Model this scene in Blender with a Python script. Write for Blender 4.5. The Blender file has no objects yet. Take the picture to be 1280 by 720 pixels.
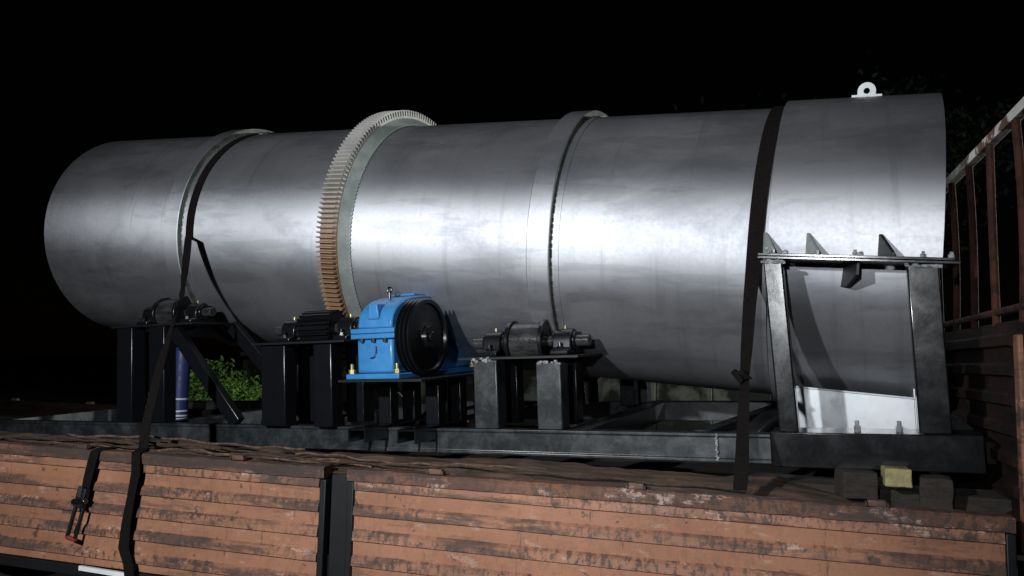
import bpy, bmesh, math, random
from mathutils import Matrix, Vector
R_ = math.radians
random.seed(7)
sc = bpy.context.scene
col = sc.collection
# ------------------------------------------------------------------ camera
F_PX = 953.84
yaw, pitch, roll = 0.32353, 0.09524, 0.020945
CAM = Vector((0, 0, 1.8))
cy, sy, cp, sp = math.cos(yaw), math.sin(yaw), math.cos(pitch), math.sin(pitch)
fw = Vector((-sy*cp, cy*cp, sp)); rt = Vector((cy, sy, 0)); up = rt.cross(fw)
rr = rt*math.cos(roll)+up*math.sin(roll); uu = up*math.cos(roll)-rt*math.sin(roll)
cam = bpy.data.cameras.new('camera'); cam_o = bpy.data.objects.new('camera', cam); col.objects.link(cam_o)
cam.sensor_width = 36; cam.lens = F_PX/1280*36; cam.clip_end = 2000; cam.clip_start = .05
cam_o.matrix_world = Matrix(((rr.x, uu.x, -fw.x, CAM.x), (rr.y, uu.y, -fw.y, CAM.y), (rr.z, uu.z, -fw.z, CAM.z), (0, 0, 0, 1)))
sc.camera = cam_o
# ------------------------------------------------------------------ world + light (night, one floodlight near the viewer, one street lamp behind)
w = bpy.data.worlds.new('World'); sc.world = w; w.use_nodes = True
nt = w.node_tree; bg = nt.nodes['Background']
sky = nt.nodes.new('ShaderNodeTexSky'); sky.sky_type = 'NISHITA'; sky.sun_disc = False
sky.sun_elevation = R_(3); sky.sun_rotation = R_(200); sky.dust_density = 0
nt.links.new(sky.outputs[0], bg.inputs[0]); bg.inputs[1].default_value = 0.0002
def spot(name, loc, target, power, size, angle, blend, colr):
    l = bpy.data.lights.new(name, 'SPOT'); l.energy = power; l.shadow_soft_size = size
    l.spot_size = R_(angle); l.spot_blend = blend; l.color = colr
    o = bpy.data.objects.new(name, l); col.objects.link(o); o.location = loc
    o.rotation_euler = (Vector(target)-Vector(loc)).to_track_quat('-Z', 'Y').to_euler(); return o
spot('flood_light', (-1.95, -1.0, 2.8), (-1.9, 3.6, 2.05), 820, .06, 92, .8, (.93, .97, 1.0))
spot('work_light', (-.42, -1.2, 2.2), (-.55, 3.6, 2.15), 250, .05, 54, .9, (.93, .97, 1.0))
spot('street_light', (8.5, 8.4, 4.0), (-4.5, 6.5, 2.0), 2200, .12, 80, .5, (.95, 1.0, .95))
sc.cycles.caustics_reflective = False; sc.cycles.caustics_refractive = False
sc.view_settings.view_transform = 'Standard'; sc.view_settings.look = 'None'
sc.view_settings.exposure = 0; sc.view_settings.gamma = 1; sc.view_settings.use_curve_mapping = False

# ------------------------------------------------------------------ materials
class N:
    def __init__(s, name):
        s.m = bpy.data.materials.new(name); s.m.use_nodes = True; s.t = s.m.node_tree
        s.b = s.t.nodes['Principled BSDF']; s.tc = s.t.nodes.new('ShaderNodeTexCoord').outputs['Object']
    def n(s, typ, **kw):
        x = s.t.nodes.new(typ)
        for k, v in kw.items(): setattr(x, k, v)
        return x
    def l(s, a, b): s.t.links.new(a, b)
    def noise(s, scale=5, stretch=(1, 1, 1), detail=6, rough=.6, off=(0, 0, 0), dist=0):
        mp = s.n('ShaderNodeMapping'); mp.inputs['Scale'].default_value = stretch; mp.inputs['Location'].default_value = off
        s.l(s.tc, mp.inputs[0]); x = s.n('ShaderNodeTexNoise'); s.l(mp.outputs[0], x.inputs['Vector'])
        x.inputs['Scale'].default_value = scale; x.inputs['Detail'].default_value = detail; x.inputs['Roughness'].default_value = rough
        x.inputs['Distortion'].default_value = dist
        return x.outputs['Fac']
    def ramp(s, f, a, b, va=0., vb=1.):
        x = s.n('ShaderNodeMapRange'); x.interpolation_type = 'SMOOTHSTEP'; s.l(f, x.inputs[0])
        for i, v in zip((1, 2, 3, 4), (a, b, va, vb)): x.inputs[i].default_value = v
        return x.outputs[0]
    def math(s, op, a, b):
        x = s.n('ShaderNodeMath', operation=op)
        for i, v in enumerate((a, b)):
            if isinstance(v, (int, float)): x.inputs[i].default_value = v
            else: s.l(v, x.inputs[i])
        return x.outputs[0]
    def mix(s, f, a, b):
        x = s.n('ShaderNodeMix', data_type='RGBA')
        for i, v in ((0, f), (6, a), (7, b)):
            if hasattr(v, 'links') or hasattr(v, 'is_linked'): s.l(v, x.inputs[i])
            elif i == 0: x.inputs[0].default_value = v
            else: x.inputs[i].default_value = (*v, 1)
        return x.outputs[2]
    def xyz(s):
        x = s.n('ShaderNodeSeparateXYZ'); s.l(s.tc, x.inputs[0]); return x.outputs
    def fin(s, colr, rough, metal=0., bump=None, bs=.3, bd=.003, spec=.5):
        def put(v, k):
            i = s.b.inputs[k]
            if isinstance(v, tuple): i.default_value = (*v, 1)
            elif isinstance(v, (int, float)): i.default_value = v
            else: s.l(v, i)
        put(colr, 'Base Color'); put(rough, 'Roughness'); put(metal, 'Metallic'); put(spec, 'Specular IOR Level')
        if bump is not None:
            x = s.n('ShaderNodeBump'); x.inputs['Strength'].default_value = bs; x.inputs['Distance'].default_value = bd
            s.l(bump, x.inputs['Height']); s.l(x.outputs[0], s.b.inputs['Normal'])
        return s.m

def mat_simple(name, a, b, rough, metal=0., scale=8, bs=.25, bd=.003, lo=.35, hi=.65, stretch=(1, 1, 1), rv=.12, spec=.5):
    k = N(name); f = k.noise(scale, stretch); g = k.noise(scale*7, stretch, off=(3, 1, 7))
    c = k.mix(k.ramp(f, lo, hi), a, b); r = k.ramp(g, .3, .7, max(.02, rough-rv), min(1, rough+rv))
    return k.fin(c, r, metal, g, bs, bd, spec)

def mat_drum():
    k = N('silver_paint')
    big = k.noise(1.1, (1, 1.3, 1.3), 4, .55, dist=.6)
    smear = k.noise(2.2, (.8, 1.5, 1.5), 5, .65, off=(4, 2, 9), dist=.35)
    hoop = k.noise(3.0, (5, .35, .35), 4, .6, off=(1, 1, 1))
    wm = k.n('ShaderNodeMapping'); wm.inputs['Rotation'].default_value = (0, R_(48), 0); wm.inputs['Scale'].default_value = (.5, .8, 3.2); k.l(k.tc, wm.inputs[0])
    wn = k.n('ShaderNodeTexNoise'); k.l(wm.outputs[0], wn.inputs['Vector']); wn.inputs['Scale'].default_value = 2.6; wn.inputs['Detail'].default_value = 5; wn.inputs['Roughness'].default_value = .62
    wipe = wn.outputs['Fac']
    fine = k.noise(55, (1, 1, 1), 5, .7)
    spk = k.noise(120, (1, 1, 1), 3, .6, off=(8, 8, 2))
    c = k.mix(k.ramp(big, .34, .64), (.46, .465, .50), (.62, .625, .66))
    c = k.mix(k.math('MULTIPLY', k.ramp(smear, .48, .68), .5), c, (.24, .25, .28))
    c = k.mix(k.math('MULTIPLY', k.ramp(wipe, .53, .60), .30), c, (.24, .25, .28))
    c = k.mix(k.math('MULTIPLY', k.ramp(hoop, .56, .72), .35), c, (.30, .31, .33))
    c = k.mix(k.math('MULTIPLY', k.ramp(fine, .3, .7), .22), c, (.34, .35, .37))
    c = k.mix(k.ramp(spk, .74, .80), c, (.78, .78, .76))
    r = k.ramp(smear, .35, .7, .605, .62); r = k.math('ADD', r, k.ramp(fine, .3, .7, -.012, .012))
    h = k.math('ADD', k.math('MULTIPLY', fine, .04), k.math('MULTIPLY', big, .35))
    m = k.fin(c, .6, 0, h, .06, .004, .3)
    gl = k.n('ShaderNodeBsdfAnisotropic'); gl.distribution = 'BECKMANN'; gl.inputs['Roughness'].default_value = .6
    k.l(c, gl.inputs['Color']); k.l(r, gl.inputs['Roughness']); gl.inputs['Anisotropy'].default_value = .33; gl.inputs['Rotation'].default_value = 0.0
    tg = k.n('ShaderNodeTangent', direction_type='RADIAL', axis='X'); k.l(tg.outputs[0], gl.inputs['Tangent'])
    for l_ in k.t.links:
        if l_.to_socket == k.b.inputs['Normal']: k.l(l_.from_socket, gl.inputs['Normal']); break
    mx = k.n('ShaderNodeMixShader'); mx.inputs[0].default_value = .82; k.l(k.b.outputs[0], mx.inputs[1]); k.l(gl.outputs[0], mx.inputs[2])
    k.l(mx.outputs[0], k.t.nodes['Material Output'].inputs['Surface'])
    return m
def mat_board(name, grime, dark=(.05, .035, .03), base=(.33, .158, .092), base2=(.26, .118, .068)):
    k = N(name)
    v = k.noise(1.7, (1, 1, 2), 5, .6); st = k.noise(3.0, (.55, 1, 3.5), 7, .72, off=(5, 0, 2))
    drip = k.noise(9, (3.0, 1, .55), 6, .75, off=(2, 7, 1)); chip = k.noise(6, (.8, 1, 2.2), 8, .75, off=(9, 3, 4))
    fine = k.noise(70, (1, 1, 1), 4, .7); spots = k.noise(14, (1, 1, 1.2), 5, .6, off=(1, 5, 5))
    c = k.mix(k.ramp(v, .35, .65), base, base2)
    c = k.mix(k.math('MULTIPLY', k.ramp(fine, .35, .7), .25), c, (.25, .10, .055))
    c = k.mix(k.math('MULTIPLY', k.ramp(chip, .57, .63), .65 if grime > .5 else .3), c, (.55, .40, .33))
    c = k.mix(k.math('MULTIPLY', k.ramp(st, .58-.12*grime, .68-.10*grime), .45+.4*grime), c, dark)
    c = k.mix(k.math('MULTIPLY', k.ramp(drip, .61-.03*grime, .67), .6), c, (.05, .03, .025))
    fleck = k.noise(26, (1.5, 1, .8), 7, .8, off=(3, 9, 6)); band = k.noise(2.2, (.5, 1, 1), 4, .6, off=(7, 7, 1))
    c = k.mix(k.math('MULTIPLY', k.math('MULTIPLY', k.ramp(fleck, .48, .57), k.ramp(band, .36, .58)), min(.92, .08+1.0*grime)), c, dark)
    c = k.mix(k.math('MULTIPLY', k.ramp(spots, .645-.03*grime, .68), .75), c, (.04, .03, .025))
    r = k.ramp(st, .3, .7, .52, .8)
    return k.fin(c, r, 0., k.math('ADD', fine, k.math('MULTIPLY', v, 3)), .35, .004, .35)
def mat_black(name, base=(.006, .0065, .008), rough=.24, worn=.0, spec=.5, bs=.03):
    k = N(name); f = k.noise(8, (1, 1, 1), 8, .75, dist=.3); g = k.noise(110, (1, 1, 1.3), 4, .65); h = k.noise(300, (1, 1, 1), 3, .6)
    c = k.mix(k.math('MULTIPLY', k.ramp(f, .40, .72), worn), base, (.10, .112, .122))  # pale blue-grey patches: wear, plus wet highlights painted into the colour
    c = k.mix(k.math('MULTIPLY', k.ramp(g, .58, .75), .3*min(1, max(0, worn*3-.5))), c, (.13, .14, .15))
    r = k.ramp(f, .3, .7, rough-.03, rough+.05)
    return k.fin(c, r, 0., k.math('ADD', f, k.math('MULTIPLY', g, .06)), bs, .003, spec)
def mat_gear():
    k = N('gear_teeth_steel'); z = k.xyz()
    f = k.noise(7, (1, 1, 1), 5, .6); g = k.noise(60, (1, 1, 1), 4, .7)
    c = k.mix(k.ramp(f, .3, .7), (.56, .54, .50), (.42, .41, .39))
    m = k.math('ADD', z['Z'], k.math('MULTIPLY', f, .35))
    c = k.mix(k.ramp(m, 1.28, .62, 0, .92), c, (.34, .19, .095))
    return k.fin(c, k.ramp(g, .3, .7, .38, .6), .35, g, .3, .003)
MT = dict(
    tarp=mat_simple('dirty_brown_tarpaulin', (.085, .048, .028), (.028, .018, .013), .75, 0, 11, .5, .004, stretch=(.5, 3, 3)),
    ridge=mat_simple('dry_rope_fibre', (.15, .09, .05), (.05, .03, .02), .9, 0, 40, .7, .004),
    silver=mat_drum(), gear=mat_gear(),
    gearside=mat_simple('gear_side_grey', (.20, .23, .215), (.31, .34, .32), .55, .2, 6),
    tyreside=mat_simple('dark_tyre_side', (.05, .06, .05), (.12, .13, .11), .5, .2, 12),  # darker greenish tone for the ring side faces
    board=mat_board('orange_side_panel_paint', .12), rib=mat_board('grimy_orange_rib_paint', .8, base=(.33, .155, .092), base2=(.22, .105, .064)), rim=mat_board('oily_orange_rim_paint', 1.15, base=(.17, .08, .05), base2=(.07, .04, .03)),
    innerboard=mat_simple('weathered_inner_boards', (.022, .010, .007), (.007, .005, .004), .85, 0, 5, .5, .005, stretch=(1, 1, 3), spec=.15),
    black=mat_black('black_gloss_paint'), beam=mat_black('worn_sheen_beam_paint', (.014, .016, .018), .30, .42, .8, .06),  # beam tone includes painted-in highlights as pale patches
    leg=mat_black('black_leg_paint', (.006, .007, .008), .17, .03, 1.0, .06), pit=mat_black('dull_black_steel', (.008, .008, .009), .5, 0, .35),
    blue=mat_simple('blue_gearbox_paint', (.028, .165, .40), (.042, .21, .46), .40, 0, 4, .2),
    steel=mat_simple('worn_roller_steel', (.10, .10, .10), (.035, .035, .035), .22, .6, 10, .1, .002, stretch=(1, 4, 4)),
    white=mat_simple('white_primer', (.74, .76, .76), (.60, .62, .63), .5, 0, 5, .2),
    galv=mat_simple('pale_grey_sheet', (.55, .57, .60), (.68, .70, .72), .42, .25, 3, .15),
    weld=mat_simple('weld_grey', (.45, .46, .47), (.18, .18, .19), .4, .5, 40, .8, .006),
    strap=mat_simple('dark_brown_webbing', (.0035, .0026, .0022), (.007, .005, .0045), .95, 0, 60, .5, .002, stretch=(1, 1, 3), spec=.15),
    rail=mat_simple('peeling_white_rail_paint', (.12, .05, .035), (.74, .71, .66), .7, 0, 7, .5, lo=.47, hi=.53),
    rust=mat_simple('rusty_red_bar_paint', (.065, .024, .016), (.022, .012, .010), .85, 0, 14, .4, spec=.2),
    wood=mat_simple('shadow_dark_wood', (.028, .02, .014), (.013, .010, .008), .85, 0, 9, .6, .005, stretch=(1, 6, 6)),  # wood tone lowered to paint in the shadow under the skid
    woodpale=mat_simple('pale_cut_wood', (.30, .26, .12), (.16, .14, .07), .8, 0, 16, .6, .006),
    rope=mat_simple('brown_rope_fibre', (.065, .034, .02), (.028, .017, .012), .9, 0, 40, .7, .004),
    bolt=mat_simple('brass_coloured_bolt', (.42, .38, .18), (.25, .22, .10), .4, .6, 30),
    redhandle=mat_simple('red_handle_paint', (.20, .03, .02), (.12, .03, .02), .5, 0, 30),
    grass=mat_simple('bush_leaf', (.17, .32, .06), (.09, .20, .03), .6, 0, 3),
    treeleaf=mat_simple('tree_leaf', (.03, .045, .02), (.02, .035, .015), .65, 0, 3),
    bark=mat_simple('bark', (.10, .08, .06), (.06, .045, .035), .9, 0, 10, .7, .01),
    wall=mat_simple('patchy_lit_plaster', (.34, .36, .30), (.045, .05, .04), .85, 0, 1.1, .4, .01, lo=.36, hi=.46),  # uneven lighting painted in: mostly dark with a few pale patches
    ground=mat_simple('dusty_asphalt', (.05, .048, .045), (.075, .07, .062), .9, 0, .8, .5, .01),
    bluepost=mat_simple('dark_blue_paint', (.02, .03, .12), (.03, .045, .17), .5, 0, 4),
    rubber=mat_simple('rubber', (.02, .02, .02), (.03, .03, .03), .8, 0, 12),
)
# ------------------------------------------------------------------ mesh helper
class MB:
    def __init__(s, f=None): s.v = []; s.f = []; s.fn = f
    def add(s, vs, fs):
        o = len(s.v); s.v += [s.fn(Vector(p)) if s.fn else Vector(p) for p in vs]; s.f += [tuple(i+o for i in q) for q in fs]; return s
    def box(s, x0, x1, y0, y1, z0, z1):
        return s.add([(x, y, z) for x in (x0, x1) for y in (y0, y1) for z in (z0, z1)],
                     [(0, 1, 3, 2), (4, 6, 7, 5), (0, 4, 5, 1), (2, 3, 7, 6), (0, 2, 6, 4), (1, 5, 7, 3)])
    def bar(s, a, b, wd, th, hint=(0, 1, 0)):
        a, b = Vector(a), Vector(b); d = (b-a).normalized(); h = Vector(hint); x = d.cross(h).normalized(); y = x.cross(d).normalized()
        vs = [p+x*wd/2*i+y*th/2*j for p in (a, b) for i in (-1, 1) for j in (-1, 1)]
        return s.add(vs, [(0, 1, 3, 2), (4, 6, 7, 5), (0, 4, 5, 1), (2, 3, 7, 6), (0, 2, 6, 4), (1, 5, 7, 3)])
    def cyl(s, a, b, r, n=20, r2=None, caps=True):
        a, b = Vector(a), Vector(b); d = (b-a).normalized(); h = Vector((0, 0, 1)) if abs(d.z) < .9 else Vector((1, 0, 0))
        x = d.cross(h).normalized(); y = d.cross(x); r2 = r if r2 is None else r2
        vs = []
        for p, q in ((a, r), (b, r2)): vs += [p+(x*math.cos(2*math.pi*i/n)+y*math.sin(2*math.pi*i/n))*q for i in range(n)]
        fs = [(i, (i+1) % n, n+(i+1) % n, n+i) for i in range(n)]
        if caps: fs += [tuple(range(n))[::-1], tuple(range(n, 2*n))]
        return s.add(vs, fs)
    def lathe(s, prof, n=96, c=(0, 0), a0=0, a1=360):
        "closed profile of (x, r) turned about the X axis; angle 0 = up, 90 = towards -Y"
        full = a1-a0 >= 360; m = n if full else n+1; k = len(prof); vs = []
        for i in range(m):
            a = R_(a0+(a1-a0)*i/n)
            vs += [(x, c[0]-r*math.sin(a), c[1]+r*math.cos(a)) for x, r in prof]
        fs = [(i*k+j, i*k+(j+1) % k, ((i+1) % m)*k+(j+1) % k, ((i+1) % m)*k+j) for i in range(n) for j in range(k)]
        if not full: fs += [tuple(range(k))[::-1], tuple((m-1)*k+j for j in range(k))]
        return s.add(vs, fs)
    def prism(s, poly, ax, t0, t1):
        "polygon extruded along axis ax (0,1,2); poly lies in the other two axes in order"
        def mk(p, t):
            q = list(p); q.insert(ax, t); return q
        n = len(poly)
        return s.add([mk(p, t0) for p in poly]+[mk(p, t1) for p in poly],
                     [tuple(range(n))[::-1], tuple(range(n, 2*n))]+[(i, (i+1) % n, n+(i+1) % n, n+i) for i in range(n)])
    def tube(s, pts, r, n=8):
        pts = [Vector(p) for p in pts]; vs = []; rs = r if isinstance(r, (list, tuple)) else [r]*len(pts)
        for i, p in enumerate(pts):
            d = (pts[min(i+1, len(pts)-1)]-pts[max(i-1, 0)]).normalized(); h = Vector((0, 0, 1)) if abs(d.z) < .9 else Vector((1, 0, 0))
            x = d.cross(h).normalized(); y = d.cross(x)
            vs += [p+(x*math.cos(2*math.pi*j/n)+y*math.sin(2*math.pi*j/n))*rs[i] for j in range(n)]
        m = len(pts)
        return s.add(vs, [(i*n+j, i*n+(j+1) % n, (i+1)*n+(j+1) % n, (i+1)*n+j) for i in range(m-1) for j in range(n)]+[tuple(range(n))[::-1], tuple((m-1)*n+j for j in range(n))])
    def ribbon(s, pts, wdirs, nrm, wd, th=.004):
        vs = []; m = len(pts)
        for p, x, nn, q in zip(pts, wdirs, nrm, wd if isinstance(wd, (list, tuple)) else [wd]*m):
            p, x, nn = Vector(p), Vector(x).normalized(), Vector(nn).normalized()
            vs += [p-x*q/2, p+x*q/2, p+x*q/2+nn*th, p-x*q/2+nn*th]
        fs = [(i*4+j, i*4+(j+1) % 4, i*4+4+(j+1) % 4, i*4+4+j) for i in range(m-1) for j in range(4)]+[(3, 2, 1, 0), tuple(4*m-4+j for j in range(4))]
        return s.add(vs, fs)
    def build(s, name, mat, parent=None, bevel=0, ang=35, seg=2):
        me = bpy.data.meshes.new(name); off = Vector(parent.get('base', (0, 0, 0))) if parent else Vector((0, 0, 0))
        p = parent
        me.from_pydata([v-off for v in s.v], [], s.f); me.materials.append(MT[mat])
        bm = bmesh.new(); bm.from_mesh(me); bmesh.ops.recalc_face_normals(bm, faces=bm.faces[:]); bm.to_mesh(me); bm.free()
        me.polygons.foreach_set('use_smooth', [True]*len(me.polygons)); me.set_sharp_from_angle(angle=R_(ang))
        o = bpy.data.objects.new(name, me); col.objects.link(o)
        if parent:
            o.parent = parent; o['base'] = tuple(off)
        if bevel:
            b = o.modifiers.new('bevel', 'BEVEL'); b.width = bevel; b.segments = seg; b.limit_method = 'ANGLE'; b.angle_limit = R_(40)
        return o
ID = Matrix.Identity(4)
def tag(o, label=None, cat=None, group=None, kind=None):
    for k, v in (('label', label), ('category', cat), ('group', group), ('kind', kind)):
        if v: o[k] = v
    return o
def thing(name, label, cat, base=(0, 0, 0), frame=ID, group=None):
    o = bpy.data.objects.new(name, None); col.objects.link(o); o.empty_display_size = .1
    o.matrix_world = frame @ Matrix.Translation(base); o['base'] = tuple(base)
    return tag(o, label, cat, group)
def copy_tree(o, parent=None):
    c = o.copy(); col.objects.link(c)
    if parent: c.parent = parent
    for ch in list(o.children): copy_tree(ch, c)
    return c
# frames: M = the machine on its skid (x along the skid, z = 0 on the skid's top), D = the inclined drum axis
be, tau, rho = -.10867, .04, .042
U = Vector((math.cos(be), math.sin(be), 0)); Wv = Vector((-math.sin(be), math.cos(be), 0)); Z = Vector((0, 0, 1))
W1 = Wv*math.cos(rho)+Z*math.sin(rho); Z1 = Z*math.cos(rho)-Wv*math.sin(rho)
U2 = U*math.cos(tau)+Z1*math.sin(tau); Z2 = Z1*math.cos(tau)-U*math.sin(tau)
OM = Vector((0, 3.9692, 1.5615))
def mat4(x, y, z, o): return Matrix(((x.x, y.x, z.x, o.x), (x.y, y.y, z.y, o.y), (x.z, y.z, z.z, o.z), (0, 0, 0, 1)))
M = mat4(U2, W1, Z2, OM)
dx = Vector((.9943, 0, -.107)).normalized(); dz = Vector((.107, 0, .9943)).normalized()
DL = mat4(dx, Vector((0, 1, 0)), dz, Vector((.032, .034, .802)))      # D inside M
D = M @ DL
def d2m(p): return DL @ Vector(p)
RD = .6977

# ================================================================== ground and background
g = MB().add([(-400, -300, 0), (400, -300, 0), (400, 500, 0), (-400, 500, 0)], [(0, 1, 2, 3)]).build('ground', 'ground'); tag(g, kind='structure')
t = thing('boundary_wall', 'low pale plaster wall with painted light and dark patches behind the truck, glimpsed under the drum', 'wall', (-3, 10.6, 0))
mb = MB()
for i in range(12): mb.box(-8.2+i*.75, -8.2+i*.75+.745, 10.6, 10.8, 0, 1.72+.05*random.random())
mb.build('wall_panel', 'wall', t, .01); MB().box(-8.25, .85, 10.57, 10.83, 1.79, 1.86).build('coping', 'wall', t, .01)
def leaves(mb, n, c, rad, size, seed):
    rnd = random.Random(seed)
    cl = [Vector((rnd.gauss(0, .5), rnd.gauss(0, .5), rnd.gauss(0, .5))) for _ in range(22)]
    for _ in range(n):
        q = rnd.choice(cl)*.8+Vector((rnd.gauss(0, .2), rnd.gauss(0, .2), rnd.gauss(0, .2)))
        p = Vector(c)+Vector((q.x*rad[0], q.y*rad[1], q.z*rad[2])); s = size*rnd.uniform(.6, 1.3)
        a = Vector((rnd.uniform(-1, 1), rnd.uniform(-1, 1), rnd.uniform(-1, 1))).normalized(); b = a.cross(Vector((rnd.uniform(-1, 1), rnd.uniform(-1, 1), rnd.uniform(-.3, 1)))).normalized()
        mb.add([p-a*s, p+b*s*.45, p+a*s, p-b*s*.45], [(0, 1, 2, 3)])
    return mb
t = thing('bush', 'bright green leafy bush seen under the left end of the drum', 'bush', (-6.3, 7.7, 0))
leaves(MB(), 4500, (-6.3, 7.7, 1.36), (.75, .4, .42), .032, 3).build('foliage', 'grass', t)
mb = MB()
for i in range(5): mb.tube([(-6.3+i*.06, 7.7, 0), (-6.4+i*.1, 7.7, .5), (-6.6+i*.15, 7.7+.05*i, 1.2)], [.03, .022, .01])
mb.build('stem', 'bark', t)
for i, (x, y, h, lab) in enumerate([(1.6, 15, 7.2, 'dark tree with broad crown behind the right end of the truck'), (-.6, 13.5, 6.6, 'tall dark tree far behind the middle of the drum')]):
    t = thing('tree', lab, 'tree', (x, y, 0), group='dark trees behind the truck')
    mb = MB().tube([(x, y, 0), (x+.1, y, h*.3), (x-.05, y, h*.55), (x+.1, y, h*.85)], [.22, .16, .11, .03])
    for k in range(6):
        a = k*1.05; z0 = h*(.35+.07*k); mb.tube([(x, y, z0), (x+math.cos(a)*.8, y+math.sin(a)*.8, z0+.5), (x+math.cos(a)*1.6, y+math.sin(a)*1.6, z0+1.1)], [.07, .045, .015])
    mb.build('trunk', 'bark', t); leaves(MB(), 8000, (x, y, h*.7), (2.2, 2.0, h*.28), .075, 11+i).build('crown', 'treeleaf', t)
bx, by, _ = (-4.3226, 4.85, 1.4449)
t = thing('blue_post', 'short dark blue post with white reflective bands behind the left roller posts', 'post', (bx, by, 1.226))
MB().cyl((bx, by, 1.226), (bx, by, 1.83), .062, 24).build('shaft', 'bluepost', t); MB().cyl((bx, by, 1.83), (bx, by, 1.85), .067, 24).build('cap', 'bluepost', t, .004)
for z, tl in ((1.4554, 0), (1.3587, 0.05), (1.3286, 0), (1.2986, 0.05), (1.2745, 0)):
    MB().lathe([(z-.006, .066), (z+.006, .066), (z+.006, .060), (z-.006, .060)], 28).build('reflective_band', 'white', t)
    o = bpy.data.objects['reflective_band'] if False else col.objects[-1]
    me = o.data; off = Vector(t['base'])
    for v in me.vertices:
        q = v.co+off; v.co = Vector((bx+q.z, by+q.y, q.x+q.z*tl*2))-off      # lathe axis X -> upright

# ================================================================== truck
YB = 2.83; RIM = 1.345; BOT = .825
tr = thing('truck', 'orange flatbed truck carrying the big silver drum', 'truck', (-2.4, 4.0, 0))
YF = 5.22
for i in range(13):
    y0 = YB+.06+i*.178; MB().box(-6.9, .70, y0, y0+.172, 1.19-.003*(i % 3), 1.225).build('floor_plank', 'wood', tr, .003)
MB().box(-6.9, .74, YB+.05, YF-.05, 1.08, 1.18).build('bed_frame', 'pit', tr)
for y in (3.55, 4.45): MB().box(-6.9, 2.4, y-.05, y+.05, .80, 1.075).build('chassis_rail', 'pit', tr, .005)
for x in (-5.6, -4.3, 1.9):
    for y in (3.1, 4.9):
        w_ = MB().add([], [])
        for a0 in (0,):
            prof = [(-.13, .30), (-.15, .45), (-.12, .50), (.12, .50), (.15, .45), (.13, .30)]
            vs = []; n = 36
            for i in range(n):
                a = 2*math.pi*i/n; vs += [(x+math.cos(a)*r, y+t_, .5+math.sin(a)*r) for t_, r in prof]
            w_.add(vs, [(i*6+j, i*6+(j+1) % 6, ((i+1) % n)*6+(j+1) % 6, ((i+1) % n)*6+j) for i in range(n) for j in range(6)])
        wh = w_.build('wheel', 'rubber', tr); MB().cyl((x, y-.08, .5), (x, y+.08, .5), .30, 28).build('rim', 'pit', wh, .01)
def side_board(x0, x1, y, face, seed, paint=('board', 'rib', 'rim')):
    "pressed steel drop side; face = -1 when its outside looks to -Y"
    rnd = random.Random(seed)
    b = MB().box(x0+.03, x1-.03, y-.006 if face < 0 else y, y if face < 0 else y+.006, BOT, RIM-.01)
    bo = b.build('side_board', paint[0], tr)
    s = face
    for k in range(5):
        zc = 1.261-.1*k
        # rib: pressed swage with sloped flanks, broken into short bent lengths
        n = 40; vs = []; fs = []
        for i in range(n+1):
            x = x0+.032+(x1-x0-.064)*i/n; j = rnd.uniform(-.0008, .0008); jz = rnd.uniform(-.0005, .0005)
            yo = y+s*.006
            for dzz, dd in ((-.002, 0), (.003, .016), (.034, .013), (.046, 0)): vs.append((x, yo+s*(dd+(j if dd else 0)), zc+dzz+jz))
        for i in range(n): fs += [(i*4+j, i*4+j+1, i*4+5+j, i*4+4+j) for j in range(3)]
        fs += [(3, 2, 1, 0), (n*4, n*4+1, n*4+2, n*4+3)]
        MB().add(vs, fs).build('rib', paint[1], bo, 0, 30)
    # rolled top rim
    n = 60; vs = []; fs = []
    for i in range(n+1):
        x = x0+.004+(x1-x0-.008)*i/n; j = rnd.uniform(-.003, .003)
        for a, b_ in ((.0062, -.048), (.030, -.044), (.034, -.006), (.026, .002), (-.028, .004), (-.03, -.03)): vs.append((x, y+s*(a+j*.4), RIM+b_+j))
    for i in range(n): fs += [(i*6+j, i*6+(j+1) % 6, i*6+6+(j+1) % 6, i*6+6+j) for j in range(6)]
    fs += [tuple(range(6))[::-1], tuple(n*6+j for j in range(6))]
    MB().add(vs, fs).build('top_rim', paint[2], bo, 0, 30)
    for x in (x0, x1-.03):
        MB().box(x+.0005, x+.0295, y-.02, y+.028 if s > 0 else y+.02, BOT-.004, RIM-.05).build('end_post', 'pit', bo, .004)
    m = max(2, int((x1-x0)/.75))
    for i in range(m):
        x = x0+(x1-x0)*(i+.5)/m
        h = MB(); h.box(x-.028, x+.028, y+s*.004, y+s*.032, RIM+.005, RIM+.026)
        for q in (-1, 1): h.box(x+q*.032-.003, x+q*.032+.003, y+s*.004, y+s*.036, RIM+.005, RIM+.02)
        h.build('latch', 'rim', bo, .003)
    return bo
side_board(-4.35, -1.735, YB, -1, 1); side_board(-1.635, .73, YB, -1, 2); side_board(-6.9, -4.36, YB, -1, 5)
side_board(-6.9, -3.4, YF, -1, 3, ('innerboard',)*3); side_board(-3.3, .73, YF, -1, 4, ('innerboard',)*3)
MB().box(-1.733, -1.637, YB+.02, YB+.12, .79, RIM-.03).build('pillar', 'pit', tr, .004)
MB().box(-6.9, .73, YB-.01, YB+.05, .77, .818).build('sill_rail', 'pit', tr, .004)
MB().bar((-3.0, YB-.03, .815), (-2.72, YB-.035, .812), .02, .014).build('reflector_strip', 'white', tr)
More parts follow.
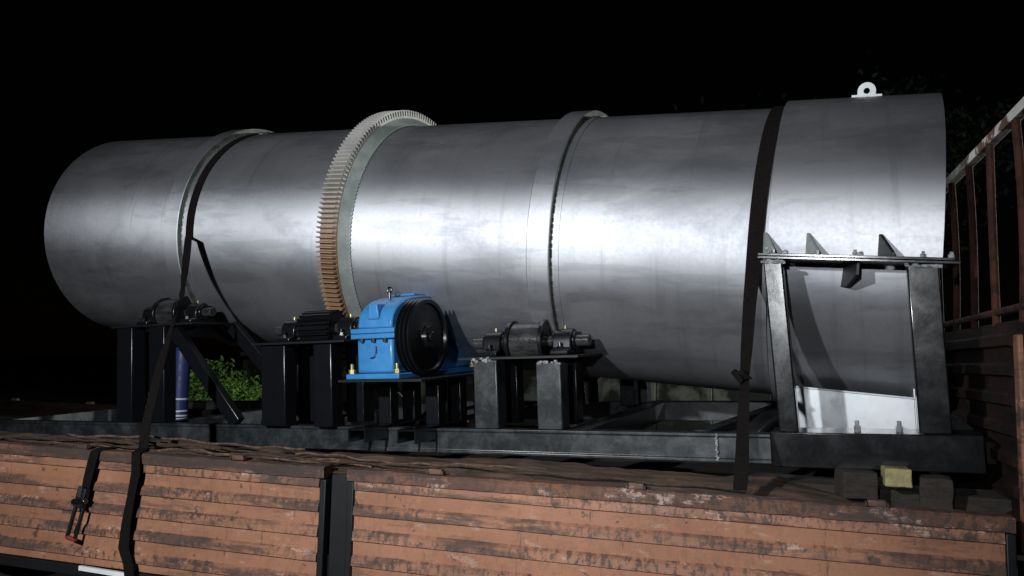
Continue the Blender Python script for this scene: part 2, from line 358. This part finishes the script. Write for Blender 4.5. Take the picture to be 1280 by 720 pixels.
# headboard
XH = .80
hb = MB().box(XH-.02, XH+.02, YB+.02, YF-.02, 1.226, 1.97)
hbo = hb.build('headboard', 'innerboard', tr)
for i in range(7):
    z = 1.28+i*.1; MB().add([(XH-.02, YB+.12, z), (XH-.038, YB+.12, z+.008), (XH-.038, YB+.12, z+.04), (XH-.02, YB+.12, z+.052), (XH-.02, YF-.05, z), (XH-.038, YF-.05, z+.008), (XH-.038, YF-.05, z+.04), (XH-.02, YF-.05, z+.052)],
        [(0, 1, 5, 4), (1, 2, 6, 5), (2, 3, 7, 6), (0, 3, 2, 1), (4, 5, 6, 7)]).build('board_rib', 'innerboard', hbo)
MB().box(XH-.028, XH+.008, 2.45, YF-.05, 2.628, 2.662).build('top_rail', 'rail', tr, .004)
rnd = random.Random(4)
for i in range(7):
    y = 2.55+i*.31; b = rnd.uniform(-.05, .09)
    MB().tube([(XH-.012, y+b*math.sin(math.pi*k/8), 1.96+.68*k/8) for k in range(9)], .014, 8).build('upright_bar', 'rust', tr)
MB().tube([(XH-.012, YB-.05, 2.01), (XH-.012, YF-.02, 2.01)], .014, 8).build('cross_bar', 'rust', tr)
MB().box(XH-.035, XH+.0, 2.85, 2.905, 1.22, 1.92).build('corner_post', 'rib', tr, .006)

# ================================================================== skid frame
sk = thing('skid_frame', 'black welded steel skid frame under the silver drum', 'frame', (-2, 0, -.115), M)
def beam_profile(mb, x0, x1, y, z0, z1, depth=.07):
    "channel laid on edge with its web to the front and two thin flange lips"
    mb.prism([(y, z0), (y-.0, z0+.012), (y+.006, z0+.016), (y+.006, z1-.016), (y, z1-.012), (y, z1), (y+depth, z1), (y+depth, z0)], 0, x0, x1); return mb
beam_profile(MB(), -4.9, .098, -.75, -.115, 0).build('front_beam', 'beam', sk, .002)
b = MB().box(.10, .80, -.862, -.69, -.108, .022).build('front_end_beam', 'leg', sk, .004)
MB().box(-4.9, .80, .80, .90, -.115, 0).build('rear_beam', 'beam', sk, .004)
for x, wd in ((-4.85, .08), (-3.4, .1), (-2.45, .1), (-.80, .1), (-.05, .08), (.70, .098)):
    MB().box(x, x+wd, -.679, .799, -.112, -.003 if x < .6 else .018).build('cross_beam', 'beam', sk, .003)
MB().bar((-.2, -.66, -.02), (0.0, .78, -.02), .06, .04, (0, 0, 1)).build('floor_brace', 'beam', sk, .003)
mb = MB()
for i in range(14): mb.cyl((-.12+.004*math.sin(i*2.1), -.7525, -.108+i*.0078), (-.118+.003*math.sin(i*1.7), -.7525, -.102+i*.0078), .0055, 8)
tag(mb.build('weld_bead', 'weld', sk), kind='stuff')
def post(x0, x1, y0, y1, z1, mat='black'): return MB().box(x0, x1, y0, y1, .001, z1).build('post', mat, sk, .006)
for q in (1, -1):
    f = (lambda a, b: (a, b)) if q == 1 else (lambda a, b: (.068-b, .068-a))
    def pp(x0, x1, y0, y1, z1, mat='black'):
        a, b_ = f(y0, y1); return post(x0, x1, a, b_, z1, mat)
    pp(-1.222, -1.10, -.748, -.65, .318, 'beam'); pp(-.905, -.785, -.748, -.65, .300, 'beam')
    pp(-1.20, -1.11, -.50, -.42, .318); pp(-.89, -.80, -.50, -.42, .318)
    pp(-3.63, -3.50, -.748, -.65, .56); pp(-3.36, -3.235, -.748, -.66, .56); pp(-3.6, -3.51, -.50, -.42, .56)
    a, b_ = f(-.75, -.41)
    MB().box(-1.30, -.70, a, b_, .319, .331).build('station_plate', 'pit', sk, .002); MB().box(-3.68, -3.02, a, b_, .561, .573).build('station_plate', 'pit', sk, .002)
    yb = f(-.72, -.72)[0]
    MB().bar((-3.17, yb, .53), (-2.70, yb, .005), .075, .05).build('diagonal_brace', 'black', sk, .004)
    yb = f(-.46, -.46)[0]
    MB().bar((-2.99, yb, .55), (-2.42, yb, .005), .075, .05).build('diagonal_brace', 'black', sk, .004)
post(-2.46, -2.30, -.80, -.71, .424); post(-2.115, -2.0, -.80, -.71, .424); post(-2.42, -2.30, -.56, -.46, .424); post(-2.09, -1.98, -.56, -.46, .424)
MB().box(-2.50, -1.90, -.83, -.44, .425, .437).build('station_plate', 'pit', sk, .002)
for x in (-1.80, -1.525):    # open channels that carry the gearbox table
    mb = MB(); x1 = x+.1
    mb.box(x, x1, -.94, .6, .006, .014); mb.box(x, x1, -.85, .6, -.045, -.039) if False else None
    mb.box(x, x+.008, -.94, -.755, -.05, .0055); mb.box(x1-.008, x1, -.94, -.755, -.05, .0055)
    mb.build('table_channel', 'leg', sk)
    for y in (-.70, -.48, -.2): MB().box(x+.01, x+.085, y, y+.07, .0125, .2325).build('table_leg', 'black', sk, .004)
MB().box(-1.82, -1.36, -.985, .02, .2335, .2455).build('gearbox_table', 'pit', sk, .002)
mb = MB()
for i in range(26):
    x = random.uniform(-1.22, -1.10) if i % 2 else random.uniform(-.905, -.785); z = (.322 if i % 2 else .304)+random.uniform(-.012, .004)
    mb.cyl((x-.006, -.7475, z), (x+.006, -.7475, z+random.uniform(-.003, .003)), random.uniform(.005, .009), 8)
tag(mb.build('weld_bead', 'weld', sk), kind='stuff')

# ================================================================== drum
dr = thing('rotary_drum', 'long silver painted rotary drum lying on black rollers', 'drum', (-2.2, 0, -RD), D)
MB().lathe([(-4.49, RD), (.085, RD), (.085, RD-.012), (-4.49, RD-.012)], 160).build('shell', 'silver', dr, 0, 30)
MB().lathe([(-4.482, RD-.013), (-4.40, RD-.013), (-4.40, RD-.10), (-4.482, RD-.10)], 96).build('inlet_ring', 'silver', dr, 0, 30)
for s0 in (-3.345, -.985):
    MB().lathe([(s0-.03, RD-.002), (s0-.03, RD+.004), (s0+.15, RD+.004), (s0+.15, RD-.002)], 128).build('wear_band', 'silver', dr, 0, 30)
    ty = MB().lathe([(s0, RD+.003), (s0, RD+.033), (s0+.004, RD+.036), (s0+.108, RD+.036), (s0+.112, RD+.033), (s0+.112, RD+.003)], 160).build('riding_ring', 'silver', dr, 0, 25)
    MB().lathe([(s0+.1115, RD+.003), (s0+.1145, RD+.003), (s0+.1145, RD+.032), (s0+.1115, RD+.032)], 128).build('ring_side_face', 'tyreside', ty, 0, 25)
    mb = MB()
    for i in range(150):
        a = R_(i*2.4+random.uniform(-.8, .8)); r = RD+.004; p0 = Vector((s0+.117, -r*math.sin(a), r*math.cos(a)))
        mb.cyl(p0, p0+Vector((0, -.02*math.cos(a), -.02*math.sin(a))), random.uniform(.003, .005), 6)
    tag(mb.build('weld_bead', 'tyreside', ty), kind='stuff')
# girth gear
NT = 188; RO = RD*1.139; RI = RO-.036; s0, s1 = -2.16, -2.055
vs = []; fs = []
prof = [(-.46, RI), (-.26, RI+.002), (-.13, RO-.001), (.13, RO-.001), (.26, RI+.002)]
for i in range(NT):
    for da, r in prof:
        a = 2*math.pi*(i+da)/NT; vs += [(s0, -r*math.sin(a), r*math.cos(a)), (s1, -r*math.sin(a), r*math.cos(a))]
m = NT*5
for i in range(m):
    j = (i+1) % m; fs.append((2*i, 2*j, 2*j+1, 2*i+1))
for i in range(NT):      # tooth side faces
    o = i*10
    for e in (0, 1): fs.append((o+2+e, o+4+e, o+6+e, o+8+e))
# annulus sides
base = len(vs); nb = m
for i in range(m):
    a = 2*math.pi*((i//5)+prof[i % 5][0])/NT; r = RI-.03; vs += [(s0, -r*math.sin(a), r*math.cos(a)), (s1, -r*math.sin(a), r*math.cos(a))]
for i in range(m):
    j = (i+1) % m
    k = i % 5
    if k in (1, 2, 3): continue
    fs += [(2*i, 2*j, base+2*j, base+2*i), (2*i+1, 2*j+1, base+2*j+1, base+2*i+1)]
for i in range(NT):
    o = i*10; fs += [(o+2+e, o+8+e, base+o+8+e, base+o+2+e) for e in (0, 1)]
gg = MB().add(vs, fs).build('girth_gear', 'gear', dr, 0, 25)
MB().lathe([(s0+.008, RI-.012), (s1+.003, RI-.012), (s1+.010, RI-.022), (s1+.046, RD+.006), (s1+.046, RD+.003), (s0+.008, RD+.003)], 160).build('gear_web', 'gearside', gg, 0, 25)
mb = MB()
for i in range(200):
    a = R_(i*1.8); r = RD+.006; p0 = Vector((s1+.046, -r*math.sin(a), r*math.cos(a))); mb.cyl(p0, p0+Vector((0, -.014*math.cos(a), -.014*math.sin(a))), .0055, 6)
tag(mb.build('weld_bead', 'gearside', gg), kind='stuff')

# ================================================================== roller stations
def station(cx, cw, cz, label, span=.19, r=.093, gear=False):
    t = thing('pinion_station' if gear else 'roller_station', label, 'pinion' if gear else 'roller', (cx, cw, cz-.08), M, None if gear else 'drum support rollers')
    if gear:
        n = 22; poly = []
        for i in range(n):
            for da, q in ((-.3, r-.022), (-.14, r), (.14, r), (.3, r-.022)):
                a = 2*math.pi*(i+da)/n; poly.append((cw+q*math.cos(a), cz+q*math.sin(a)))
        MB().prism(poly, 0, cx-span/2, cx+span/2).build('pinion_gear', 'black', t, 0, 20)
    else:
        ro = MB().lathe([(cx-span/2+.02, r-.004), (cx-span/2+.024, r), (cx+span/2-.024, r), (cx+span/2-.02, r-.004), (cx+span/2-.02, .03), (cx-span/2+.02, .03)], 48, (cw, cz)).build('roller', 'steel', t, 0, 25)
        for x0, x1 in ((cx-span/2, cx-span/2+.019), (cx+span/2-.019, cx+span/2)):
            MB().lathe([(x0, .03), (x0, r+.012), (x1, r+.012), (x1, .03)], 48, (cw, cz)).build('roller_flange', 'black', ro, .003, 25)
    L = span/2+.205
    MB().cyl((cx-L, cw, cz), (cx+L, cw, cz), .027, 24).build('shaft', 'steel', t, .003)
    for sgn in (-1, 1):
        x = cx+sgn*(span/2+.085); zb = cz-.062
        pb = MB()
        out = [(-.10, zb), (-.10, zb+.022), (-.062, zb+.028)]+[(-.058*math.cos(R_(a)), cz+.058*math.sin(R_(a))) for a in range(0, 181, 20)]+[(.062, zb+.028), (.10, zb+.022), (.10, zb)]
        pb.prism([(cw+a, b) for a, b in out], 0, x-.045, x+.045)
        bo = pb.build('bearing_block', 'black', t, .006)
        for s2 in (-1, 1): MB().cyl((x+s2*.045, cw, cz), (x+s2*.056, cw, cz), .045, 20).build('bearing_cap', 'black', bo, .003)
        for yy in (-.08, .08):
            MB().cyl((x, cw+yy, zb+.021), (x, cw+yy, zb+.038), .015, 6).cyl((x, cw+yy, zb+.038), (x, cw+yy, zb+.056), .008, 10).build('bolt', 'leg', bo)
        MB().cyl((x, cw, cz+.056), (x, cw, cz+.072), .006, 8).build('grease_nipple', 'bolt', bo)
    return t
st = station(-1.0, -.575, .395, 'worn steel support roller on black bearings under the middle ring, right of the blue gearbox')
def place(p, label):
    c = copy_tree(st); c.matrix_world = M @ Matrix.Translation(p); c['label'] = label; return c
place((-3.33, -.575, .637-.08), 'black support roller under the left ring, beside the hanging dark strap')
place((-1.0, .643, .395-.08), 'support roller on the far side under the middle ring')
place((-3.33, .643, .637-.08), 'support roller on the far side under the left ring')
ps = station(-2.16, -.665, .50, 'oily black pinion gear on two bearings under the big toothed ring', .20, .10, True)
MB().cyl((-1.85, -.665, .5), (-1.765, -.665, .5), .06, 24).build('coupling', 'black', ps, .004)
for i in range(6):
    a = i*math.pi/3; MB().cyl((-1.853, -.665+.042*math.cos(a), .5+.042*math.sin(a)), (-1.862, -.665+.042*math.cos(a), .5+.042*math.sin(a)), .008, 6).build('coupling_bolt', 'leg', ps)

# ================================================================== gearbox
gx = thing('gearbox', 'bright blue gearbox with a black belt pulley on its right side', 'gearbox', (-1.63, -.55, .246), M)
X0, X1, Y0, Y1 = -1.735, -1.535, -.945, -.14
MB().box(X0-.045, X1+.05, Y0-.03, Y1+.03, .2465, .272).build('base_flange', 'blue', gx, .005)
MB().box(X0, X1, Y0, Y1, .2725, .434).build('housing', 'blue', gx, .012)
MB().box(X0-.022, X1+.022, Y0-.02, Y1+.02, .4345, .458).build('split_flange', 'blue', gx, .004)
MB().box(X0-.022, X1+.022, Y0-.02, Y1+.02, .4595, .483).build('split_flange', 'blue', gx, .004)
cyy = (Y0+Y1)/2; hw = (Y1-Y0)/2
arc = [(cyy-(hw)*math.copysign(abs(math.cos(R_(a)))**.75, math.cos(R_(a))), .4835+.165*abs(math.sin(R_(a)))**.8) for a in range(0, 181, 9)]
MB().prism(arc, 0, X0+.005, X1-.003).build('cover', 'blue', gx, .008, 25)
MB().box(X0+.03, X1-.03, -.70, -.42, .645, .656).build('inspection_lid', 'blue', gx, .003)
MB().prism([(-1.672, .525), (-1.606, .525), (-1.616, .60), (-1.662, .60)], 1, -.948, -.86).build('lifting_rib', 'blue', gx, .006)
mb = MB(); mb.tube([(-1.655+.012*math.cos(a*.55), -.78, .672+.014*math.sin(a*.55)) for a in range(13)], .006, 8); mb.cyl((-1.655, -.78, .62), (-1.655, -.78, .66), .008, 10)
mb.build('eye_bolt', 'black', gx)
for x in (-1.755, -1.505):
    for y in (-.957, -.22): MB().cyl((x, y, .2725), (x, y, .292), .017, 6).cyl((x, y, .292), (x, y, .318), .009, 10).build('anchor_bolt', 'bolt', gx)
for x in (-1.70, -1.635, -1.57): MB().cyl((x, -.955, .418), (x, -.955, .434), .011, 6).build('flange_bolt', 'pit', gx)
MB().tube([(-1.625, -.951, .40), (-1.622, -.955, .372), (-1.632, -.956, .35), (-1.655, -.954, .343)], .003, 6).build('drain_pipe', 'bluepost', gx)
for yy in (-.62, -.34): MB().cyl((X1-.001, yy, .4585), (X1+.03, yy, .4585), .075, 28).build('bearing_cover', 'blue', gx, .004)
# pulley
pc = (-.80, .436); pr = .184; xs = -1.497
prof = [(xs, .05), (xs, pr)]
for i in range(3):
    x = xs+.004+i*.022; prof += [(x, pr), (x+.006, pr-.018), (x+.011, pr-.018), (x+.017, pr)]
prof += [(xs+.070, pr), (xs+.074, pr-.006), (xs+.074, pr-.024), (xs+.062, pr-.030), (xs+.058, .09), (xs+.066, .06), (xs+.085, .05), (xs+.085, .026), (xs, .026)]
pu = MB().lathe(prof, 72, pc).build('pulley', 'black', gx, 0, 25)
MB().cyl((X1+.02, pc[0], pc[1]), (xs+.098, pc[0], pc[1]), .025, 20).build('pulley_shaft', 'black', pu, .003)

# ================================================================== discharge hood
hd = thing('discharge_hood', 'silver discharge hood on black legs at the right end of the drum', 'hood', (.42, 0, 0), M)
RH = .729; zf = -.095
def dring(prof, a0, a1, n=72): return MB(d2m).lathe(prof, n, (0, 0), a0, a1)
ac = math.degrees(math.acos(zf/RH))
dring([(.088, RH), (.712, RH), (.712, RH-.008), (.088, RH-.008)], -ac+.0, ac-.0, 90).build('upper_shell', 'silver', hd, 0, 30)
dring([(.092, RH-.001), (.706, RH-.001), (.706, RH-.009), (.092, RH-.009)], ac+2.2, 360-ac-2.2, 90).build('lower_shell', 'silver', hd, 0, 30)
MB(d2m).lathe([(.69, RH-.010), (.697, RH-.010), (.697, .02), (.69, .02)], 72, (0, 0)).build('end_plate', 'silver', hd, 0, 30)
for z0, z1, nm in ((zf-.0115, zf-.001, 'lower_flange'), (zf, zf+.0105, 'upper_flange')):
    for sg in (-1, 1):
        y0, y1 = sorted((sg*.70, sg*.885)); mb = MB(d2m).box(.070, .755 if nm == 'lower_flange' else .735, y0, y1, z0, z1); mb.build(nm, 'weld' if 0 else 'leg', hd, .002)
for sg in (-1, 1):
    yy = sg
    for x in (.068, .230, .490):
        MB(lambda p, x=x, sg=sg: d2m((p.x+(abs(p.y)-.722)*.5, p.y, p.z))).prism([(sg*.728, zf+.011), (sg*.82, zf+.011), (sg*.82, zf+.032), (sg*.735, zf+.108), (sg*.722, zf+.108)], 0, x, x+.011).build('gusset', 'gearside' if x < .3 else 'pit', hd, .002)
    MB(lambda p, sg=sg: d2m((p.x+(abs(p.y)-.722)*.4, p.y, p.z))).prism([(sg*.70, zf-.012), (sg*.84, zf-.012), (sg*.84, zf-.06), (sg*.76, zf-.10), (sg*.70, zf-.10)], 0, .375, .386).build('gusset', 'pit', hd, .002)
    for x, hh in ((.10, 1), (.17, 0), (.415, 1), (.435, 0), (.64, 1), (.728, 1)):
        MB(d2m).cyl((x, sg*.855, zf+.0105), (x, sg*.855, zf+.024), .011, 6).cyl((x, sg*.855, zf+.024), (x, sg*.855, zf+(.034 if hh else .027)), .006, 8).build('bolt', 'weld', hd)
def leg(xa, xb, ya, yb, xt): # leg from the skid up to the flange
    zt = lambda x: .802-(x-.032)*.1076+zf*.994-.0125-.006
    vs = [(x, y, .0225) for x in (xa, xb) for y in (ya, yb)]+[(x+xt, y, zt(x+xt)) for x in (xa, xb) for y in (ya, yb)]
    return MB().add(vs, [(0, 1, 3, 2), (4, 6, 7, 5), (0, 4, 5, 1), (2, 3, 7, 6), (0, 2, 6, 4), (1, 5, 7, 3)]).build('leg', 'leg', hd, .006)
leg(.135, .205, -.86, -.785, -.024); leg(.605, .708, -.86, -.785, -.003); leg(.135, .21, .80, .878, -.024); leg(.605, .708, .80, .878, -.003)
mb = MB()
rnd = random.Random(3)
for (xa, xb) in ((.108, .19), (.60, .71)):
    for i in range(22):
        x = rnd.uniform(xa, xb); z = .802-(x-.032)*.1076+zf*.994-.02-rnd.uniform(0, .008)
        mb.cyl((x-.006, -.862, z), (x+.006, -.862, z), rnd.uniform(.004, .007), 7)
tag(mb.build('weld_bead', 'weld', hd), kind='stuff')
def oz(x): return .160-(x-.184)*.112
for y0, y1, nm in ((-.405, -.398, 'outlet_front'), (.398, .405, 'outlet_back')):
    MB().prism([(.115, -.04), (.618, -.04), (.618, oz(.618)), (.115, oz(.115))], 1, y0, y1).build(nm, 'galv', hd, .001)
MB().box(.618, .624, -.40, .40, -.04, oz(.62)+.05).build('outlet_side', 'galv', hd, .001); MB().box(.109, .115, -.40, .40, -.04, oz(.11)+.05).build('outlet_side', 'galv', hd, .001)
MB().prism([(.11, oz(.11)-.002), (.63, oz(.63)-.002), (.63, oz(.63)+.006), (.11, oz(.11)+.006)], 1, -.412, -.4055).build('outlet_lip', 'silver', hd, .001)
for x in (.405, .545): MB().cyl((x, -.80, .0225), (x, -.80, .042), .014, 6).cyl((x, -.80, .042), (x, -.80, .062), .008, 10).build('floor_bolt', 'weld', hd)
# lifting lug
lug = [(.33, RH-.004), (.33, RH+.012), (.37, RH+.012)]+[(.42-.042*math.cos(R_(a)), RH+.02+.04*math.sin(R_(a))) for a in range(0, 181, 15)]+[(.47, RH+.012), (.51, RH+.012), (.51, RH-.004)]
def lugmesh():
    mb = MB(d2m); hc = (.42, RH+.026); hr = .0135; n = 24; vs = []; fs = []
    outer = []
    for i in range(n):
        a = math.pi+2*math.pi*i/n; dx_, dz_ = math.cos(a), math.sin(a)
        r = .038
        if dz_ < 0: r /= max(abs(dx_), abs(dz_))
        x = hc[0]+dx_*r; z = hc[1]+dz_*r; z = max(z, RH+.004); outer.append((x, z))
    for y in (-.008, .008):
        vs += [(x, y, z) for x, z in outer]; vs += [(hc[0]+hr*math.cos(math.pi+2*math.pi*i/n), y, hc[1]+hr*math.sin(math.pi+2*math.pi*i/n)) for i in range(n)]
    for i in range(n):
        j = (i+1) % n
        fs += [(i, j, n+j, n+i), (2*n+i, 2*n+n+i, 2*n+n+j, 2*n+j), (i, 2*n+i, 2*n+j, j), (n+i, n+j, 3*n+j, 3*n+i)]
    mb.fn = lambda p: d2m((p.x, p.y*math.cos(.24)-p.z*math.sin(.24), p.z*math.cos(.24)+p.y*math.sin(.24)))
    mb.add(vs, fs); mb.box(.358, .484, -.012, .012, RH-.003, RH+.0095); return mb
lugmesh().build('lifting_lug', 'white', hd, .001)

# ================================================================== straps
def dpt(s, ang, r): a = R_(ang); return D @ Vector((s, -r*math.sin(a), r*math.cos(a)))
def dn(ang): a = R_(ang); return (D.to_3x3() @ Vector((0, -math.sin(a), math.cos(a)))).normalized()
XD = (D.to_3x3() @ Vector((1, 0, 0))).normalized()
def strap(name, label, s, a_end, tail, wd, tw):
    pts, wx, nr, ww = [], [], [], []
    for a in range(-95, a_end+1, 5): pts.append(dpt(s(a), a, RD+.005)); wx.append(XD); nr.append(dn(a)); ww.append(wd)
    for p, x, n_, q in tail: pts.append(Vector(p)); wx.append(Vector(x)); nr.append(Vector(n_)); ww.append(q)
    # smooth: subdivide the tail
    P, X_, N_, Q_ = [], [], [], []
    for i in range(len(pts)-1):
        k = 1 if (pts[i+1]-pts[i]).length < .12 else 6
        for j in range(k):
            f = j/k; P.append(pts[i].lerp(pts[i+1], f)); X_.append(wx[i].lerp(wx[i+1], f)); N_.append(nr[i].lerp(nr[i+1], f)); Q_.append(ww[i]*(1-f)+ww[i+1]*f)
    P.append(pts[-1]); X_.append(wx[-1]); N_.append(nr[-1]); Q_.append(ww[-1])
    t = thing(name, label, 'strap', tuple(pts[-1]), group='dark lashing straps')
    MB().ribbon(P, X_, N_, Q_, .004).build('webbing', 'strap', t, 0, 40); return t
fx = Vector((1, 0, 0)); fy = Vector((0, -1, 0))
t = strap('lashing_strap', 'dark strap over the left ring, twisted thin and falling past the left roller', lambda a: -3.165+.0004*max(0, 60-a), 95,
      [((-3.1077, 3.48, 2.4628), XD, fy, .052), ((-3.0091, 3.36, 2.2679), (.8, .5, 0), fy, .034), ((-2.9271, 3.26, 2.1476), (.3, .95, 0), (-.9, .3, 0), .022), ((-2.8642, 3.18, 2.0563), (.5, -.8, 0), fy, .03), ((-2.8417, 3.1, 1.921), (.9, -.4, 0), fy, .048), ((-2.8216, 3.02, 1.7295), fx, fy, .05), ((-2.771, 2.9, 1.4508), (.9,.4,0), fy, .04), ((-2.728, 2.852, 1.366), fx, fy, .055), ((-2.706, 2.788, 1.352), fx, fy, .048), ((-2.6972, 2.784, 1.2606), fx, fy, .05), ((-2.7133, 2.782, 1.1541), (1,-.1,0), fy, .048), ((-2.7285, 2.78, 1.0377), fx, fy, .05), ((-2.7309, 2.778, 0.9333), (1,.3,0), fy, .048), ((-2.6948, 2.775, 0.8649), (.8,.6,0), fy, .04), ((-2.6774, 2.775, 0.7673), fx, fy, .05)], .056, 1)
t2 = strap('lashing_strap', 'straight dark strap between the drum and the discharge hood', lambda a: .058-.0003*max(0, a-20), 97,
      [((-0.064, 3.13, 2.0419), fx, fy, .050), ((-0.0758, 3.06, 1.8526), (.97, .2, 0), fy, .044), ((-0.0815, 3.03, 1.7616), (.9, .4, 0), fy, .036), ((-0.0861, 2.95, 1.6169), fx, fy, .042), ((-0.0874, 2.87, 1.5094), fx, fy, .046), ((-0.0884, 2.8, 1.4482), fx, fy, .048), ((-0.091, 2.79, 1.4087), fx, fy, .048), ((-0.0938, 2.788, 1.3737), fx, fy, .046)], .064, 1)
kx, ky, kz = (-0.087, 3.02, 1.7616); mb = MB().tube([(kx-.03, ky, kz), (kx-.005, ky-.012, kz+.014), (kx+.022, ky, kz-.01), (kx-.005, ky-.012, kz-.022), (kx-.035, ky, kz+.018)], .013, 8); mb.build('knot', 'strap', t2)
rs = thing('ratchet_strap', 'short ratchet strap with metal buckle hanging on the left side board', 'strap', (-3.0, 2.79, 1.34))
MB().ribbon([(-2.90, 2.86, 1.352), (-2.93, 2.82, 1.356), (-2.945, 2.79, 1.345), (-2.955, 2.785, 1.30), (-2.975, 2.787, 1.22), (-2.985, 2.785, 1.15)], [(1, 0, .3)]+[fx]*5, [(0, 0, 1), (0, -.5, 1), fy, fy, fy, fy], [.05, .05, .052, .05, .05, .045]).build('webbing', 'strap', rs, 0, 40)
rb = MB().bar((-2.982, 2.778, 1.18), (-3.0, 2.772, 1.09), .05, .03).build('ratchet_body', 'pit', rs, .004)
MB().cyl((-3.03, 2.765, 1.115), (-2.955, 2.765, 1.122), .014, 14).build('ratchet_spindle', 'leg', rb, .002)
MB().bar((-2.985, 2.76, 1.19), (-2.99, 2.758, 1.14), .02, .006).build('buckle_plate', 'steel', rb, .001)
MB().bar((-3.018, 2.77, 1.09), (-3.05, 2.765, .955), .012, .016).bar((-2.972, 2.77, 1.09), (-3.005, 2.765, .945), .012, .016).build('ratchet_handle', 'pit', rs, .002)
MB().cyl((-3.053, 2.765, .955), (-2.998, 2.765, .945), .010, 12).build('handle_grip', 'redhandle', rs, .002)

# ================================================================== dunnage and rope on the bed edge
rnd = random.Random(12)
rb_ = thing('rope_bundle', 'loose brown rope strands lying along the rim of the truck bed', 'rope', (-2, 2.9, 1.35))
for i in range(13):
    yb = 2.868+rnd.uniform(0, .13); z = 1.345+.3*(yb-2.868)+rnd.uniform(0, .012); xa = rnd.uniform(-4.9, -.5); ln = rnd.uniform(.8, 2.4)
    ph = rnd.uniform(0, 6); n = 44
    pts = [(xa+ln*k/n, yb+.016*math.sin(k*.3+ph), z+.008*math.sin(k*.2+ph)+.004*math.sin(k*.8+ph*2)) for k in range(n+1)]
    pts = [p for p in pts if p[0] < .3]
    MB().tube(pts, rnd.uniform(.0025, .006), 5).build('strand', 'rope' if i % 4 else 'ridge', rb_)
tp = thing('tarpaulin', 'crumpled dirty brown tarpaulin tucked along the rim of the truck bed', 'tarpaulin', (-2, 2.95, 1.3))
from mathutils import noise as mn
vs = []; fs = []; nx, ny = 420, 16
for i in range(nx+1):
    x = -4.95+5.32*i/nx
    for j in range(ny+1):
        v = j/ny; y = 2.858+.30*v
        h = mn.noise(Vector((x*1.6, v*7, 3)))*.030+mn.noise(Vector((x*4.5, v*13, 8)))*.013+mn.noise(Vector((x*14, v*20, 1)))*.005
        e = min(1, (4.95+x)*3, (.37-x)*3)
        vs.append((x, y, 1.318+(.055-.022*max(0, min(1, -(x+1.2))))*math.sin(min(1, v*1.6)*1.57)*e+h*min(1, v*6+.25)*e))
fs = [(i*(ny+1)+j, i*(ny+1)+j+1, (i+1)*(ny+1)+j+1, (i+1)*(ny+1)+j) for i in range(nx) for j in range(ny)]
MB().add(vs, fs).build('sheet', 'tarp', tp, 0, 60)
def block(x, y, z, sx, sy, sz, mat, label, rz=0, name='wood_block'):
    rnd = random.Random(int(x*1000)); mb = MB(); c, s_ = math.cos(rz), math.sin(rz); n = 3; vs = []
    t = []
    bm = bmesh.new(); bmesh.ops.create_cube(bm, size=1); bmesh.ops.subdivide_edges(bm, edges=bm.edges[:], cuts=2, use_grid_fill=True)
    bm.verts.ensure_lookup_table()
    for v in bm.verts:
        p = Vector((v.co.x*sx, v.co.y*sy, v.co.z*sz))*(1+rnd.uniform(-.06, .06)); t.append((x+p.x*c-p.y*s_, y+p.x*s_+p.y*c, z+p.z))
    mb.add(t, [tuple(v.index for v in f.verts) for f in bm.faces]); bm.free()
    return tag(mb.build(name, mat, None, .004, 50), label, 'block', 'packing blocks under the skid')
block(.425, 3.02, 1.425, .085, .1, .062, 'woodpale', 'pale yellowish wooden block packed under the right end of the skid')
block(.295, 3.04, 1.39, .11, .12, .09, 'wood', 'dark wooden block left of the pale block under the skid', .2)
block(.55, 3.03, 1.37, .10, .12, .12, 'wood', 'dark grey wooden block right of the pale block under the skid', -.15)
block(.76, 3.25, 1.50, .12, .08, .075, 'wood', 'brown wooden block beside the right end of the skid', .3)
block(-.75, 3.45, 1.46, .20, .10, .06, 'wood', 'brown wooden block on the bed inside the middle of the skid', .1)
block(.40, 3.2, 1.30, .9, .22, .13, 'wood', 'long dark timber under the right end of the skid', -.1, 'timber')
block(-1.1, 3.4, 1.285, .25, .3, .10, 'wood', 'dark timber under the middle of the skid', -.1, 'timber')
